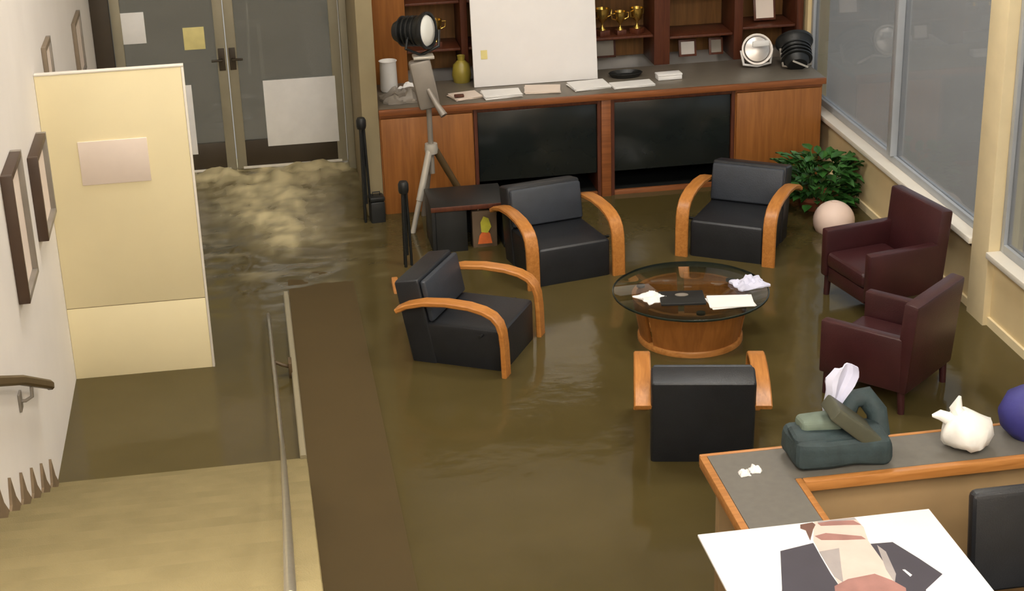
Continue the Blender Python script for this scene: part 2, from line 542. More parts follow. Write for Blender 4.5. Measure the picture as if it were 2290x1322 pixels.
# ------------------------------------------------------------------ cream partition
cp = thing('partition', 'tall cream partition panel standing in the water against the white wall', 'partition', (-0.91, 10.455, ZF))
boxo('lower_panel', M_CREAM, (-0.452, 0.446, 0, 0.045, 0.0, 0.652), cp, 0.003)
boxo('upper_panel', M_CREAM, (-0.452, 0.446, 0, 0.045, 0.656, 2.22), cp, 0.003)
boxo('joint_strip', M_SKIRT, (-0.45, 0.444, 0.004, 0.04, 0.651, 0.657), cp)
boxo('edge_cap', M_SILL, (0.4465, 0.462, -0.002, 0.047, 0.0, 2.22), cp, 0.002)
boxo('top_cap', M_SILL, (-0.452, 0.462, -0.002, 0.047, 2.2205, 2.232), cp, 0.002)
mb = MB()
mb.box(-1.152, -0.722, 10.444, 10.4545, 1.345, 1.632, bev=0.002)
tag(mb.build('paper_notice', M_PAPERP), 'blank pinkish paper sign on the cream partition', 'sign')

# ------------------------------------------------------------------ pictures on left wall
def picture(y0, y1, z0, z1, label, depth=0.06, M_FRAME=M_FRAME):
    t = thing('picture_frame', label, 'picture', (XL + 0.001, (y0 + y1) / 2, z0), 0, 'framed pictures on the stair wall')
    L, Hh, f = (y1 - y0) / 2, z1 - z0, 0.035
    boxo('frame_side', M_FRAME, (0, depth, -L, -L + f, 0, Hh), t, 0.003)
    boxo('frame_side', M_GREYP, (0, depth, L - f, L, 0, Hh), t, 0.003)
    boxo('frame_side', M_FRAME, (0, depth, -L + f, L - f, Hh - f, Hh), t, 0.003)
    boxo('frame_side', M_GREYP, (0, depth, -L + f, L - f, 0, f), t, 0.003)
    boxo('picture_sheet', M_PAPERP, (0, depth * 0.5, -L + f, L - f, f, Hh - f), t)
picture(9.66, 10.20, 1.27, 1.79, 'dark framed picture on the white wall closest to the cream partition')
picture(8.60, 9.08, 1.30, 2.02, 'dark framed picture on the white wall nearest the left edge of the view')
picture(11.0, 11.35, 1.62, 2.12, 'greyish framed picture on the wall just behind the cream partition', 0.03, M_FRGREY)
picture(13.0, 13.5, 1.35, 1.82, 'greyish framed picture on the wall near the glass doors', 0.03, M_FRGREY)

# ------------------------------------------------------------------ papers on the doors
def sheet(name, m, x0, x1, z0, z1, label, cat='sign', y=YB - 0.003):
    mb = MB()
    mb.box(x0, x1, y - 0.004, y, z0, z1, bev=0.001)
    return tag(mb.build(name, m), label, cat)
sheet('poster_board', M_PAPER, 0.05, 0.69, 0.23, 0.838, 'large blank white sheet low on the right glass door', 'poster', YB + 0.003)
sheet('poster_board', M_PAPER, -1.10, -0.575, 0.205, 0.845, 'white sheet on the left glass door, mostly hidden by the cream partition', 'poster', YB + 0.003)
sheet('paper_notice', M_PAPER, -1.128, -0.918, 1.24, 1.515, 'white paper notice taped on the left glass door', 'notice', YB + 0.022)
sheet('paper_notice', M_PAPERY, -0.60, -0.418, 1.155, 1.353, 'small yellow notice on the left glass door beside the middle stile', 'notice', YB + 0.022)

# ------------------------------------------------------------------ flood water
def water_mesh():
    x0, x1, y0, y1 = XL, XR, 3.0, YB + 0.20
    dx = 0.04
    nx, ny = int((x1 - x0) / dx), int((y1 - y0) / dx)
    verts, foam = [], []
    for j in range(ny + 1):
        y = y0 + (y1 - y0) * j / ny
        for i in range(nx + 1):
            x = x0 + (x1 - x0) * i / nx
            z = 0.003 * noise.noise(Vector((x * 2.2, y * 1.6, 0)))
            f = 0.0
            # churning line under the doors
            d = max(0.0, 1 - abs(min(0.0, y - 14.44)) / 0.42)
            inx = max(0.0, min(1.0, (x + 1.1) / 0.3)) * max(0.0, min(1.0, (0.84 - x) / 0.2))
            a = d * d * inx
            n1 = noise.fractal(Vector((x * 4.5, y * 4.0, 1.3)), 1.0, 2.0, 4)
            # tongue running from the doors into the room, narrowing
            tt = (14.4 - y) / 2.15
            b = 0.0
            if 0 <= tt <= 1.0:
                cxm = 0.02 + 0.10 * tt + 0.05 * math.sin(y * 5)
                wd = 0.52 * (1 - tt) ** 0.9 + 0.10
                b = math.exp(-((x - cxm) / wd) ** 2) * (1.0 - max(0, (tt - 0.75) / 0.25)) * (0.9 - 0.35 * tt)
            # streaks further in
            rip = math.exp(-((x - 0.0) / 0.7) ** 2) * max(0.0, min(1, (y - 11.2) / 1.2)) * (1 if y < 14.5 else 0.3)
            if x > XR - 4.0:
                rip *= max(0.0, min(1.0, (0.95 - x) / 0.1))
            mm = max(a, b)
            n2 = noise.fractal(Vector((x * 9.0, y * 6.0, 4.1)), 1.0, 2.0, 4)
            z += a * (0.04 + 0.07 * max(-0.3, n1)) + b * (0.03 + 0.035 * n1) + rip * 0.012 * noise.fractal(Vector((x * 5, y * 9, 7.7)), 1.0, 2.0, 3)
            f = max(0.0, min(1.0, mm * (0.85 + 0.75 * n2 + 0.4 * n1)))
            f = max(f, rip * max(0.0, min(1.0, noise.fractal(Vector((x * 3, y * 8, 2.2)), 1.0, 2.0, 3) * 0.9 - 0.05)) * 0.5)
            verts.append((x, y, z))
            foam.append(f)
    faces = []
    for j in range(ny):
        for i in range(nx):
            k = j * (nx + 1) + i
            faces.append((k, k + 1, k + nx + 2, k + nx + 1))
    me = bpy.data.meshes.new('floodwater')
    me.from_pydata(verts, [], faces)
    at = me.attributes.new('foam', 'FLOAT', 'POINT')
    at.data.foreach_set('value', foam)
    for p in me.polygons:
        p.use_smooth = True
    return me
def water_mat():
    m = bpy.data.materials.new('flood_water')
    m.use_nodes = True
    nt = m.node_tree
    p = nt.nodes['Principled BSDF']
    p.inputs['IOR'].default_value = 1.33
    at = nt.nodes.new('ShaderNodeAttribute')
    at.attribute_name = 'foam'
    tc = nt.nodes.new('ShaderNodeTexCoord')
    n = nt.nodes.new('ShaderNodeTexNoise')
    n.inputs['Scale'].default_value = 1.1
    n.inputs['Detail'].default_value = 3
    nt.links.new(tc.outputs['Object'], n.inputs['Vector'])
    cr = nt.nodes.new('ShaderNodeValToRGB')
    cr.color_ramp.elements[0].position = 0.3
    cr.color_ramp.elements[0].color = (*srgb(74, 64, 35), 1)
    cr.color_ramp.elements[1].position = 0.7
    cr.color_ramp.elements[1].color = (*srgb(83, 72, 42), 1)
    nt.links.new(n.outputs['Fac'], cr.inputs['Fac'])
    mx = nt.nodes.new('ShaderNodeMix')
    mx.data_type = 'RGBA'
    nt.links.new(at.outputs['Fac'], mx.inputs['Factor'])
    nt.links.new(cr.outputs['Color'], mx.inputs[6])
    mx.inputs[7].default_value = (*srgb(206, 192, 150), 1)
    nt.links.new(mx.outputs[2], p.inputs['Base Color'])
    mr = nt.nodes.new('ShaderNodeMapRange')
    mr.inputs['To Min'].default_value = 0.10
    mr.inputs['To Max'].default_value = 0.6
    nt.links.new(at.outputs['Fac'], mr.inputs['Value'])
    nt.links.new(mr.outputs['Result'], p.inputs['Roughness'])
    n2 = nt.nodes.new('ShaderNodeTexNoise')
    n2.inputs['Scale'].default_value = 5.0
    n2.inputs['Detail'].default_value = 3
    nt.links.new(tc.outputs['Object'], n2.inputs['Vector'])
    b = nt.nodes.new('ShaderNodeBump')
    b.inputs['Strength'].default_value = 0.16
    b.inputs['Distance'].default_value = 0.02
    nt.links.new(n2.outputs['Fac'], b.inputs['Height'])
    nt.links.new(b.outputs['Normal'], p.inputs['Normal'])
    return m
wm = water_mesh()
wm.materials.append(water_mat())
wo = bpy.data.objects.new('floodwater', wm)
COL.objects.link(wo)
tag(wo, 'murky brown flood water covering the lobby floor, foaming below the glass doors', 'water', kind='stuff')

# ------------------------------------------------------------------ unseen ceiling panels added to brighten the walls
M_FILL = emit('fill_diffuser', FILL_COLOR, FILL_STRENGTH)
M_FILLFRAME = mat('fill_frame', (0.8, 0.8, 0.78), 0.5)
names = {0: 'left', 1: 'right'}
rows = ['at the back over the landing', 'second from the landing wall', 'third from the landing wall', 'nearest the glass doors']
for i, lx in enumerate((0.2, 3.3)):
    for j, ly in enumerate((-0.7, 1.1, 2.9, 9.8)):
        t = thing('fill_panel', 'unseen square ceiling panel added as fill light, %s row, %s' % (names[i], rows[j]), 'added light', (lx, ly, ZC), 0, 'added fill light panels')
        boxo('frame', M_FILLFRAME, (-0.65, 0.65, -0.65, 0.65, -0.03, -0.001), t, 0.004)
        boxo('fill_panel_diffuser', M_FILL, (-0.6, 0.6, -0.6, 0.6, -0.036, -0.031), t)

# ================================================================== display counter
YC = 13.215
ZT = 0.90
def wood_unit(xa, xb, label):
    t = thing('cabinet', label, 'cabinet', (xa, YC, ZF))
    W, Hh = xb - xa, ZT - ZF - 0.045
    boxo('body', M_CAB, (0.001, W - 0.001, 0.02, 0.74, 0.0, Hh), t)
    boxo('door', M_CAB, (0.012, W - 0.012, 0.0, 0.0195, 0.08, Hh - 0.035), t, 0.003)
    boxo('top_rail', M_CABX, (0.004, W - 0.004, 0.004, 0.0195, Hh - 0.03, Hh - 0.001), t, 0.002)
wood_unit(0.957, 1.735, 'wooden cabinet with plain door at the left end of the counter, behind the tripod')
wood_unit(3.97, 4.735, 'wooden cabinet with plain door at the right end of the counter, near the window')
def dark_unit(xa, xb, label):
    t = thing('cabinet', label, 'cabinet', (xa, YC, ZF))
    W, Hh = xb - xa, ZT - ZF - 0.045
    boxo('back_panel', M_BLACK, (0.03, W - 0.03, 0.68, 0.70, 0.05, Hh - 0.01), t)
    boxo('side_panel', M_CASE, (0.001, 0.03, 0.01, 0.70, 0, Hh), t)
    boxo('side_panel', M_CASE, (W - 0.03, W - 0.001, 0.01, 0.70, 0, Hh), t)
    boxo('bottom_rail', M_CABX, (0.031, W - 0.031, 0.02, 0.05, 0.10, 0.19), t, 0.003)
    boxo('top_rail', M_CASE, (0.031, W - 0.031, 0.012, 0.05, Hh - 0.04, Hh - 0.001), t, 0.003)
    boxo('shelf', M_BLACK, (0.031, W - 0.031, 0.06, 0.68, 0.17, 0.19), t)
    boxo('glass_door', M_DGLASS, (0.034, W - 0.034, 0.03, 0.045, 0.36, Hh - 0.045), t, 0.003)
dark_unit(1.737, 2.81, 'cabinet with dark glass front behind the left dark armchairs')
dark_unit(2.895, 3.968, 'cabinet with dark glass front nearer the window')
tag(boxo('cabinet_divider', M_CABX, (2.812, 2.893, YC - 0.004, YC + 0.70, ZF, ZT - 0.046), bev=0.003), 'narrow wooden upright between the two dark glass cabinets', 'post')
t = thing('worktop', 'long grey worktop with wooden front edge, covered with papers', 'worktop', (0.957, YC, ZT))
boxo('slab', M_TOP, (0.0, 3.80, 0.012, 0.78, -0.045, 0.0), t, 0.002)
boxo('front_edge', M_CABX, (0.0, 3.80, -0.02, 0.0115, -0.05, 0.002), t, 0.004)

# display case on the worktop
YS = 14.0
bc = thing('display_case', 'dark wooden trophy display case rising behind the counter', 'display case', (0.957, YS, ZT))
CX = 0.957
boxo('back_panel', M_CASEB, (0.0, 3.85, 0.42, 0.44, 0.0, 1.9), bc)
boxo('end_panel', M_CAB, (0.0, 0.33, 0.0, 0.41, 0.0, 1.9), bc, 0.004)
for x0_, x1_ in ((2.50, 2.64), (3.22, 3.30), (3.79, 3.85), (0.80, 0.86)):
    boxo('upright', M_CASE, (x0_, x1_, 0.0, 0.41, 0.0, 1.9), bc, 0.004)
for x0_, x1_, zs in ((0.335, 0.795, (0.27, 0.68, 1.1, 1.5)), (0.865, 2.495, (0.27, 0.68, 1.1, 1.5)), (2.645, 3.215, (0.24, 0.60, 1.0, 1.45)), (3.305, 3.785, (0.28, 0.66, 1.05, 1.5))):
    for z_ in zs:
        boxo('shelf', M_CASE, (x0_, x1_, 0.02, 0.41, z_ - 0.02, z_), bc, 0.002)
boxo('top', M_CASE, (-0.01, 3.86, -0.01, 0.45, 1.9005, 1.94), bc, 0.003)
# trophies and plaques
def cup(x, y, z, s, label, m=M_GOLD):
    t = thing('trophy', label, 'trophy', (x, y, z), random.random(), 'trophies in the display case')
    mb = MB()
    mb.box(-0.05 * s, 0.05 * s, -0.05 * s, 0.05 * s, 0, 0.05 * s, bev=0.004)
    mb.build('plinth', M_CASE, t)
    mb = MB()
    mb.lathe([(0.0, 0.0505 * s), (0.035 * s, 0.0505 * s), (0.03 * s, 0.06 * s), (0.01 * s, 0.08 * s), (0.01 * s, 0.11 * s), (0.04 * s, 0.14 * s), (0.06 * s, 0.2 * s), (0.065 * s, 0.24 * s), (0.058 * s, 0.24 * s), (0.045 * s, 0.16 * s), (0.0, 0.13 * s)], seg=16)
    mb.build('cup', m, t)
    for sx in (-1, 1):
        mb = MB()
        mb.tube([(sx * 0.058 * s, 0, 0.22 * s), (sx * 0.095 * s, 0, 0.22 * s), (sx * 0.09 * s, 0, 0.17 * s), (sx * 0.05 * s, 0, 0.155 * s)], 0.006 * s, 6)
        mb.build('handle', m, t)
def plaque(x, y, z, w_, h_, m, label):
    t = thing('plaque', label, 'plaque', (x, y, z), 0, 'plaques in the display case')
    mb = MB()
    v = mb.box(-w_ / 2, w_ / 2, -0.01, 0.01, 0, h_, bev=0.003)
    mb.xform(v, Matrix.Rotation(math.radians(-12), 4, 'X'))
    mb.build('board', M_CASE, t)
    mb = MB()
    v = mb.box(-w_ / 2 + 0.02, w_ / 2 - 0.02, -0.014, -0.0105, 0.02, h_ - 0.02)
    mb.xform(v, Matrix.Rotation(math.radians(-12), 4, 'X'))
    mb.build('plate', m, t)
zs1 = ZT + 0.27
cup(3.02, 14.12, zs1, 1.0, 'gold cup on the shelf right beside the tall white board')
cup(3.18, 14.12, zs1, 0.85, 'smaller gold cup, second from the tall white board')
cup(3.33, 14.12, zs1, 0.95, 'gold cup on the shelf beside the wide dark upright')
cup(1.55, 14.12, zs1, 1.0, 'gold cup on the shelf above the tripod lamp')
plaque(3.08, 14.3, ZT + 0.02, 0.20, 0.17, M_GREYP, 'grey plaque on the worktop level behind the black tray')
plaque(3.80, 14.15, ZT + 0.02, 0.16, 0.15, M_SILVER, 'silver plaque below the shelf, left of the round silver lamp')
plaque(4.06, 14.15, ZT + 0.02, 0.13, 0.15, M_GREYP, 'small grey plaque right beside the round silver lamp')
plaque(3.78, 14.15, ZT + 0.62, 0.24, 0.26, M_SILVER, 'silver plaque on the upper shelf between the dark uprights')
plaque(4.50, 14.15, ZT + 0.30, 0.20, 0.22, M_PAPERP, 'pinkish plaque on the shelf above the black lamp')
mb = MB()
mb.lathe([(0.0, 0), (0.07, 0.0), (0.085, 0.06), (0.07, 0.15), (0.03, 0.19), (0.035, 0.23), (0.028, 0.23), (0.02, 0.19), (0.0, 0.18)], (1.74, 13.92, ZT + 0.001))
tag(mb.build('vase', mat('yellow_glaze', srgb(140, 124, 48), 0.35, var=0.2)), 'olive yellow vase on the counter left of the tall white board', 'vase')

# tall white board leaning on the counter
wb = thing('white_board', 'tall blank white board standing on the counter against the display case', 'board', (2.35, 13.70, ZT + 0.001), 0)
mb = MB()
v = mb.box(-0.535, 0.535, -0.012, 0.012, 0.0, 1.15, bev=0.003)
mb.xform(v, Matrix.Rotation(math.radians(-7.5), 4, 'X'))
mb.build('panel', M_WHITE, wb)
mb = MB()
v = mb.box(-0.465, -0.41, -0.016, -0.0125, 0.235, 0.31)
mb.xform(v, Matrix.Rotation(math.radians(-7.5), 4, 'X'))
mb.build('sticker', M_PAPERY, wb)

# loose things on the worktop
def crumple(name, m, c, sx, sy, h, label, cat, seed, n=14, group=None, rz=0.0, amp=1.0):
    """a sheet or soft heap with its own thickness and folds"""
    mb = MB()
    g = [[None] * (n + 1) for _ in range(n + 1)]
    b = [[None] * (n + 1) for _ in range(n + 1)]
    for i in range(n + 1):
        for j in range(n + 1):
            u, v_ = i / n - 0.5, j / n - 0.5
            r = 1 - max(abs(u), abs(v_)) * 2
            nn = noise.fractal(Vector((u * 4 + seed, v_ * 4 - seed, seed)), 1.0, 2.0, 3)
            z = h * (0.25 + 0.75 * min(1, r * 2.2)) * (0.75 + 0.7 * amp * nn)
            e = 1 + 0.25 * amp * noise.noise(Vector((u * 5, v_ * 5, seed * 2.0)))
            g[i][j] = mb.bm.verts.new((u * sx * e, v_ * sy * e, max(0.002, z)))
            b[i][j] = mb.bm.verts.new((u * sx * e, v_ * sy * e, 0.0))
    for i in range(n):
        for j in range(n):
            mb.bm.faces.new((g[i][j], g[i + 1][j], g[i + 1][j + 1], g[i][j + 1]))
            mb.bm.faces.new((b[i][j], b[i][j + 1], b[i + 1][j + 1], b[i + 1][j]))
    for i in range(n):
        mb.bm.faces.new((g[i][0], b[i][0], b[i + 1][0], g[i + 1][0]))
        mb.bm.faces.new((g[i][n], g[i + 1][n], b[i + 1][n], b[i][n]))
        mb.bm.faces.new((g[0][i], g[0][i + 1], b[0][i + 1], b[0][i]))
        mb.bm.faces.new((g[n][i], b[n][i], b[n][i + 1], g[n][i + 1]))
    o = mb.build(name, m)
    o.location = c
    o.rotation_euler = (0, 0, rz)
    return tag(o, label, cat, group)
def stack(name, m, c, sx, sy, k, label, cat='papers', rz=0.0, th=0.006):
    t = thing(name, label, cat, c, rz)
    for i in range(k):
        mb = MB()
        v = mb.box(-sx / 2, sx / 2, -sy / 2, sy / 2, i * th, (i + 1) * th - 0.0005, bev=0.0015, seg=1)
        mb.xform(v, Matrix.Rotation(random.uniform(-0.12, 0.12), 4, 'Z'))
        mb.build('sheet', m, t)
    return t
ZW = ZT + 0.0025
stack('paper_stack', M_PAPER, (2.0, 13.39, ZW), 0.32, 0.20, 5, 'white papers at the counter edge below the left corner of the tall board', rz=0.1)
stack('paper_stack', M_PAPERP, (2.36, 13.46, ZW), 0.30, 0.22, 3, 'pinkish papers at the counter edge below the middle of the tall board', rz=-0.1)
stack('paper_stack', M_PAPER, (2.76, 13.47, ZW), 0.32, 0.24, 4, 'white papers at the counter edge below the right corner of the tall board', rz=0.15)
stack('paper_stack', M_PAPER, (3.12, 13.41, ZW), 0.36, 0.17, 3, 'long white papers on the counter just right of the tall board', rz=0.05)
stack('paper_stack', M_PAPERP, (1.70, 13.43, ZW), 0.24, 0.20, 3, 'greyish papers on the counter between the tripod and the tall board', rz=0.3)
boxt = thing('small_box', 'small white carton alone on the bare part of the counter', 'box', (3.47, 13.54, ZW), 0.05)
boxo('carton', M_PAPER, (-0.105, 0.105, -0.05, 0.05, 0, 0.035), boxt, 0.003)
boxo('lid', M_PAPER, (-0.108, 0.108, -0.053, 0.053, 0.0355, 0.05), boxt, 0.003)
mb = MB()
mb.lathe([(0.0, 0.0), (0.12, 0.0), (0.15, 0.035), (0.14, 0.04), (0.11, 0.012), (0.0, 0.012)], (3.13, 13.70, ZW), 24, Matrix.Scale(0.62, 4, (0, 1, 0)))
tag(mb.build('tray', M_BLACK), 'black oval tray on the counter right of the tall board', 'tray')
mb = MB()
mb.lathe([(0.0, 0), (0.065, 0.0), (0.075, 0.015), (0.07, 0.25), (0.078, 0.262), (0.07, 0.262), (0.06, 0.24), (0.055, 0.02), (0, 0.02)], (1.10, 13.78, ZW), 24)
tag(mb.build('canister', M_PAPER), 'tall white canister at the left end of the counter', 'canister')
crumple('soft_bag', M_GREYP, (1.20, 13.47, ZW), 0.36, 0.26, 0.09, 'crumpled grey bag on the left end of the counter below the white canister', 'bag', 3.1)
crumple('crumpled_paper', M_PAPER, (1.29, 13.68, ZW), 0.26, 0.12, 0.075, 'crumpled white paper beside the white canister on the counter', 'paper', 5.2)
mb = MB()
mb.box(1.60, 1.68, 13.33, 13.37, ZW + 0.025, ZW + 0.045, bev=0.004)
tag(mb.build('stapler', M_CASE), 'small dark object on the greyish papers left of the tall board', 'stationery')

# studio lamps
def lamp_head(par, c, aim, r, m_body, m_face, depth, fins=True):
    q = Vector(aim).normalized().to_track_quat('Z', 'Y').to_matrix().to_4x4()
    mb = MB()
    mb.lathe([(0.0, -depth), (r * 0.55, -depth), (r * 0.7, -depth * 0.85), (r * 0.8, -depth * 0.3), (r, 0.0), (r * 1.08, 0.01), (r * 1.08, 0.035), (r * 0.96, 0.035), (r * 0.96, 0.01), (0, 0.008)], c, 28, q)
    h = mb.build('housing', m_body, par)
    mb = MB()
    mb.lathe([(0, 0.011), (r * 0.93, 0.011), (r * 0.85, 0.03), (r * 0.4, 0.042), (0, 0.046)], c, 28, q)
    mb.build('lens', m_face, h)
    if fins:
        for k in range(4):
            d = -depth * (0.25 + 0.16 * k)
            mb = MB()
            mb.lathe([(r * 0.74, d - 0.006), (r * 0.9, d - 0.006), (r * 0.9, d + 0.006), (r * 0.74, d + 0.006), (r * 0.74, d - 0.006)], c, 28, q)
            mb.build('cooling_fin', m_body, h)
    return h
ts = thing('tripod_lamp', 'black studio lamp with white lens on a silver tripod in front of the counter', 'studio lamp', (1.30, 12.85, ZF))
def O(x, y, z):
    return (x - 1.30, y - 12.85, z - ZF)
lamp_head(ts, O(1.33, 12.86, 1.62), (0.80, -0.55, 0.10), 0.135, M_BLACK, M_LENS, 0.26)
mb = MB()
mb.tube([O(1.20, 12.86, 1.62), O(1.17, 12.80, 1.50), O(1.29, 12.85, 1.43), O(1.44, 12.90, 1.48), O(1.45, 12.94, 1.60)], 0.013, 8)
mb.build('yoke', M_BLACK, ts)
boxo('mount_plate', M_CHROME, (-0.075, 0.09, -0.06, 0.06, 1.555, 1.578), ts, 0.005)
mb = MB()
v = mb.box(-0.08, 0.09, -0.06, 0.06, 1.15, 1.55, bev=0.025)
mb.xform(v, Matrix.Translation((0.02, 0, 1.35)) @ Matrix.Rotation(math.radians(-10), 4, 'Y') @ Matrix.Translation((-0.02, 0, -1.35)))
mb.build('tripod_head', M_GREYP, ts)
mb = MB()
mb.tube([O(1.33, 12.80, 1.16), O(1.38, 12.72, 1.06), O(1.43, 12.66, 0.98)], [0.02, 0.022, 0.03], 10)
mb.build('pan_handle', M_GREYP, ts)
mb = MB()
mb.tube([O(1.33, 12.85, 1.22), O(1.335, 12.85, 0.45)], 0.022, 10)
mb.build('column', M_GREYP, ts)
mb = MB()
mb.lathe([(0, 0.62), (0.05, 0.62), (0.055, 0.66), (0.05, 0.70), (0, 0.70)], (0.035, 0, 0.15), 16)
mb.build('collar', M_CHROME, ts)
for a, b, mm in ((O(1.32, 12.83, 0.66), O(1.10, 12.70, ZF), M_CHROME), (O(1.36, 12.86, 0.66), O(1.76, 13.0, ZF), M_DARKRAIL), (O(1.33, 12.88, 0.66), O(1.26, 13.17, ZF), M_GREYP)):
    mb = MB()
    a_, b_ = Vector(a), Vector(b)
    mb.tube([a_, a_.lerp(b_, 0.5), a_.lerp(b_, 0.505), b_], [0.028, 0.028, 0.022, 0.022], 10)
    mb.build('leg', mm, ts)

sl = thing('studio_lamp', 'round silver studio lamp lying on the counter, facing the room', 'studio lamp', (4.30, 13.72, ZT + 0.002))
lamp_head(sl, (0, 0, 0.15), (-0.12, -0.9, 0.35), 0.125, M_SILVER, M_SILVER, 0.16)
mb = MB()
mb.tube([(-0.14, 0.0, 0.15), (-0.12, -0.02, 0.03), (0.0, -0.03, 0.012), (0.12, -0.02, 0.03), (0.14, 0.0, 0.15)], 0.012, 8)
mb.build('yoke', M_PAPER, sl)  # yoke coloured white to paint the lower glint of the lamp
mb = MB()
v = mb.box(-0.075, 0.075, -0.125, -0.10, 0.205, 0.255, bev=0.01)
mb.build('top_glint', M_PAPER, sl)  # white bar painting the glint on top of the silver housing
s2 = thing('studio_lamp', 'black studio lamp on the right end of the counter against the window wall', 'studio lamp', (4.62, 13.60, ZT + 0.002))
lamp_head(s2, (0.0, 0.06, 0.19), (0.1, 0.75, 0.62), 0.15, M_BLACK, M_LENS, 0.22)
mb = MB()
mb.tube([(-0.14, 0.02, 0.17), (-0.13, -0.04, 0.03), (0.0, -0.06, 0.013), (0.12, -0.04, 0.03), (0.13, 0.02, 0.17)], 0.012, 8)
mb.build('yoke', M_GREYP, s2)
mb = MB()
v = mb.box(-0.10, 0.05, -0.19, -0.18, 0.06, 0.075)
mb.xform(v, Matrix.Translation((0, -0.18, 0.07)) @ Matrix.Rotation(math.radians(25), 4, 'Y') @ Matrix.Translation((0, 0.18, -0.07)))
mb.build('clip', M_CHROME, s2)

# folded stands
def folded_stand(loc, h, label, lean=(0, 0)):
    t = thing('light_stand', label, 'stand', loc, 0, 'black light stands')
    for k in range(3):
        a = k * 2.1
        mb = MB()
        mb.tube([(0.035 * math.cos(a), 0.035 * math.sin(a), 0.0), (0.028 * math.cos(a) + lean[0] * 0.5, 0.028 * math.sin(a) + lean[1] * 0.5, h * 0.5), (0.018 * math.cos(a) + lean[0], 0.018 * math.sin(a) + lean[1], h * 0.93)], 0.011, 8)
        mb.build('leg', M_BLACK, t)
    mb = MB()
    mb.tube([(lean[0] * 0.3, lean[1] * 0.3, h * 0.3), (lean[0], lean[1], h)], 0.014, 8)
    mb.build('pole', M_BLACK, t)
    mb = MB()
    mb.lathe([(0, 0), (0.035, 0), (0.04, 0.02), (0.04, 0.07), (0.03, 0.09), (0, 0.09)], (lean[0], lean[1], h * 0.93), 14)
    mb.build('knob', M_BLACK, t)
    return t
folded_stand((0.80, 13.08, ZF), 1.02, 'folded black light stand leaning at the tan wall end beside the counter')
folded_stand((1.02, 12.0, ZF), 0.80, 'folded black stand standing in the water between the tripod and the nearest dark armchair')
t = thing('equipment_case', 'black upright equipment case at the foot of the tan wall end', 'case', (0.885, 13.08, ZF), 0.1)
boxo('shell', M_BLACK, (-0.06, 0.06, -0.06, 0.06, 0.0, 0.33), t, 0.012)
boxo('lid', M_BLACK, (-0.062, 0.062, -0.062, 0.062, 0.332, 0.37), t, 0.01)
mb = MB()
mb.tube([(-0.03, 0, 0.37), (-0.03, 0, 0.40), (0.03, 0, 0.40), (0.03, 0, 0.37)], 0.006, 8)
mb.build('handle', M_BLACK, t)

# ================================================================== armchairs
def make_armchair(label, loc, face):
    t = thing('armchair', label, 'armchair', (loc[0], loc[1], ZF), heading(*face), 'black leather armchairs with bentwood arms')
    for sx in (-1, 1):
        x = sx * 0.345
        mb = MB()
        pts = [(-0.375, 0.535), (-0.30, 0.575), (-0.18, 0.608), (-0.02, 0.622), (0.14, 0.615), (0.24, 0.595), (0.305, 0.565), (0.345, 0.52), (0.365, 0.46), (0.375, 0.36), (0.38, 0.18), (0.384, 0.05), (0.37, 0.022), (0.33, 0.016), (0.0, 0.016), (-0.34, 0.016)]
        mb.strip([(x, y, z) for y, z in pts], (1, 0, 0), 0.10, 0.034)
        mb.build('arm', M_WOOD, t)
    mb = MB()
    vs = mb.box(-0.292, 0.292, -0.22, 0.352, 0.10, 0.44, bev=0.03, seg=3)
    mb.build('seat', M_LEATHER, t)
    rot = Matrix.Translation((0, -0.20, 0.10)) @ Matrix.Rotation(math.radians(11), 4, 'X')
    mb = MB()
    v = mb.box(-0.30, 0.30, -0.10, 0.08, -0.01, 0.64, bev=0.022, seg=3)
    mb.xform(v, rot)
    mb.build('backrest', M_LEATHER, t)
    mb = MB()
    v = mb.box(-0.29, 0.29, 0.082, 0.125, 0.33, 0.62, bev=0.02, seg=3)
    mb.xform(v, rot)
    mb.build('back_cushion', M_LEATHLIT, t)
    for y in (-0.18, 0.2):
        mb = MB()
        mb.box(-0.31, 0.31, y - 0.02, y + 0.02, 0.05, 0.09, bev=0.004)
        mb.build('cross_rail', M_WOOD, t)
    for sx in (-1, 1):
        for y, z in ((0.2, 0.40),):
            mb = MB()
            mb.tube([(sx * 0.30, y, z), (sx * 0.345, y, z)], 0.012, 8)
            mb.build('arm_pin', M_BLACK, t)
    return t
make_armchair('black leather armchair with wooden arms seen from behind, between round glass table and reception desk', (2.45, 8.75), (0.22, 0.975))
make_armchair('black leather armchair turned sideways, nearest the brown ledge and stairs', (1.285, 10.36), (0.87, -0.49))
make_armchair('black leather armchair facing the room in front of the dark glass cabinet nearest the tripod', (2.14, 11.74), (0.21, -0.977))
make_armchair('black leather armchair beside the green plant, facing the round glass table', (3.61, 11.84), (-0.55, -0.835))

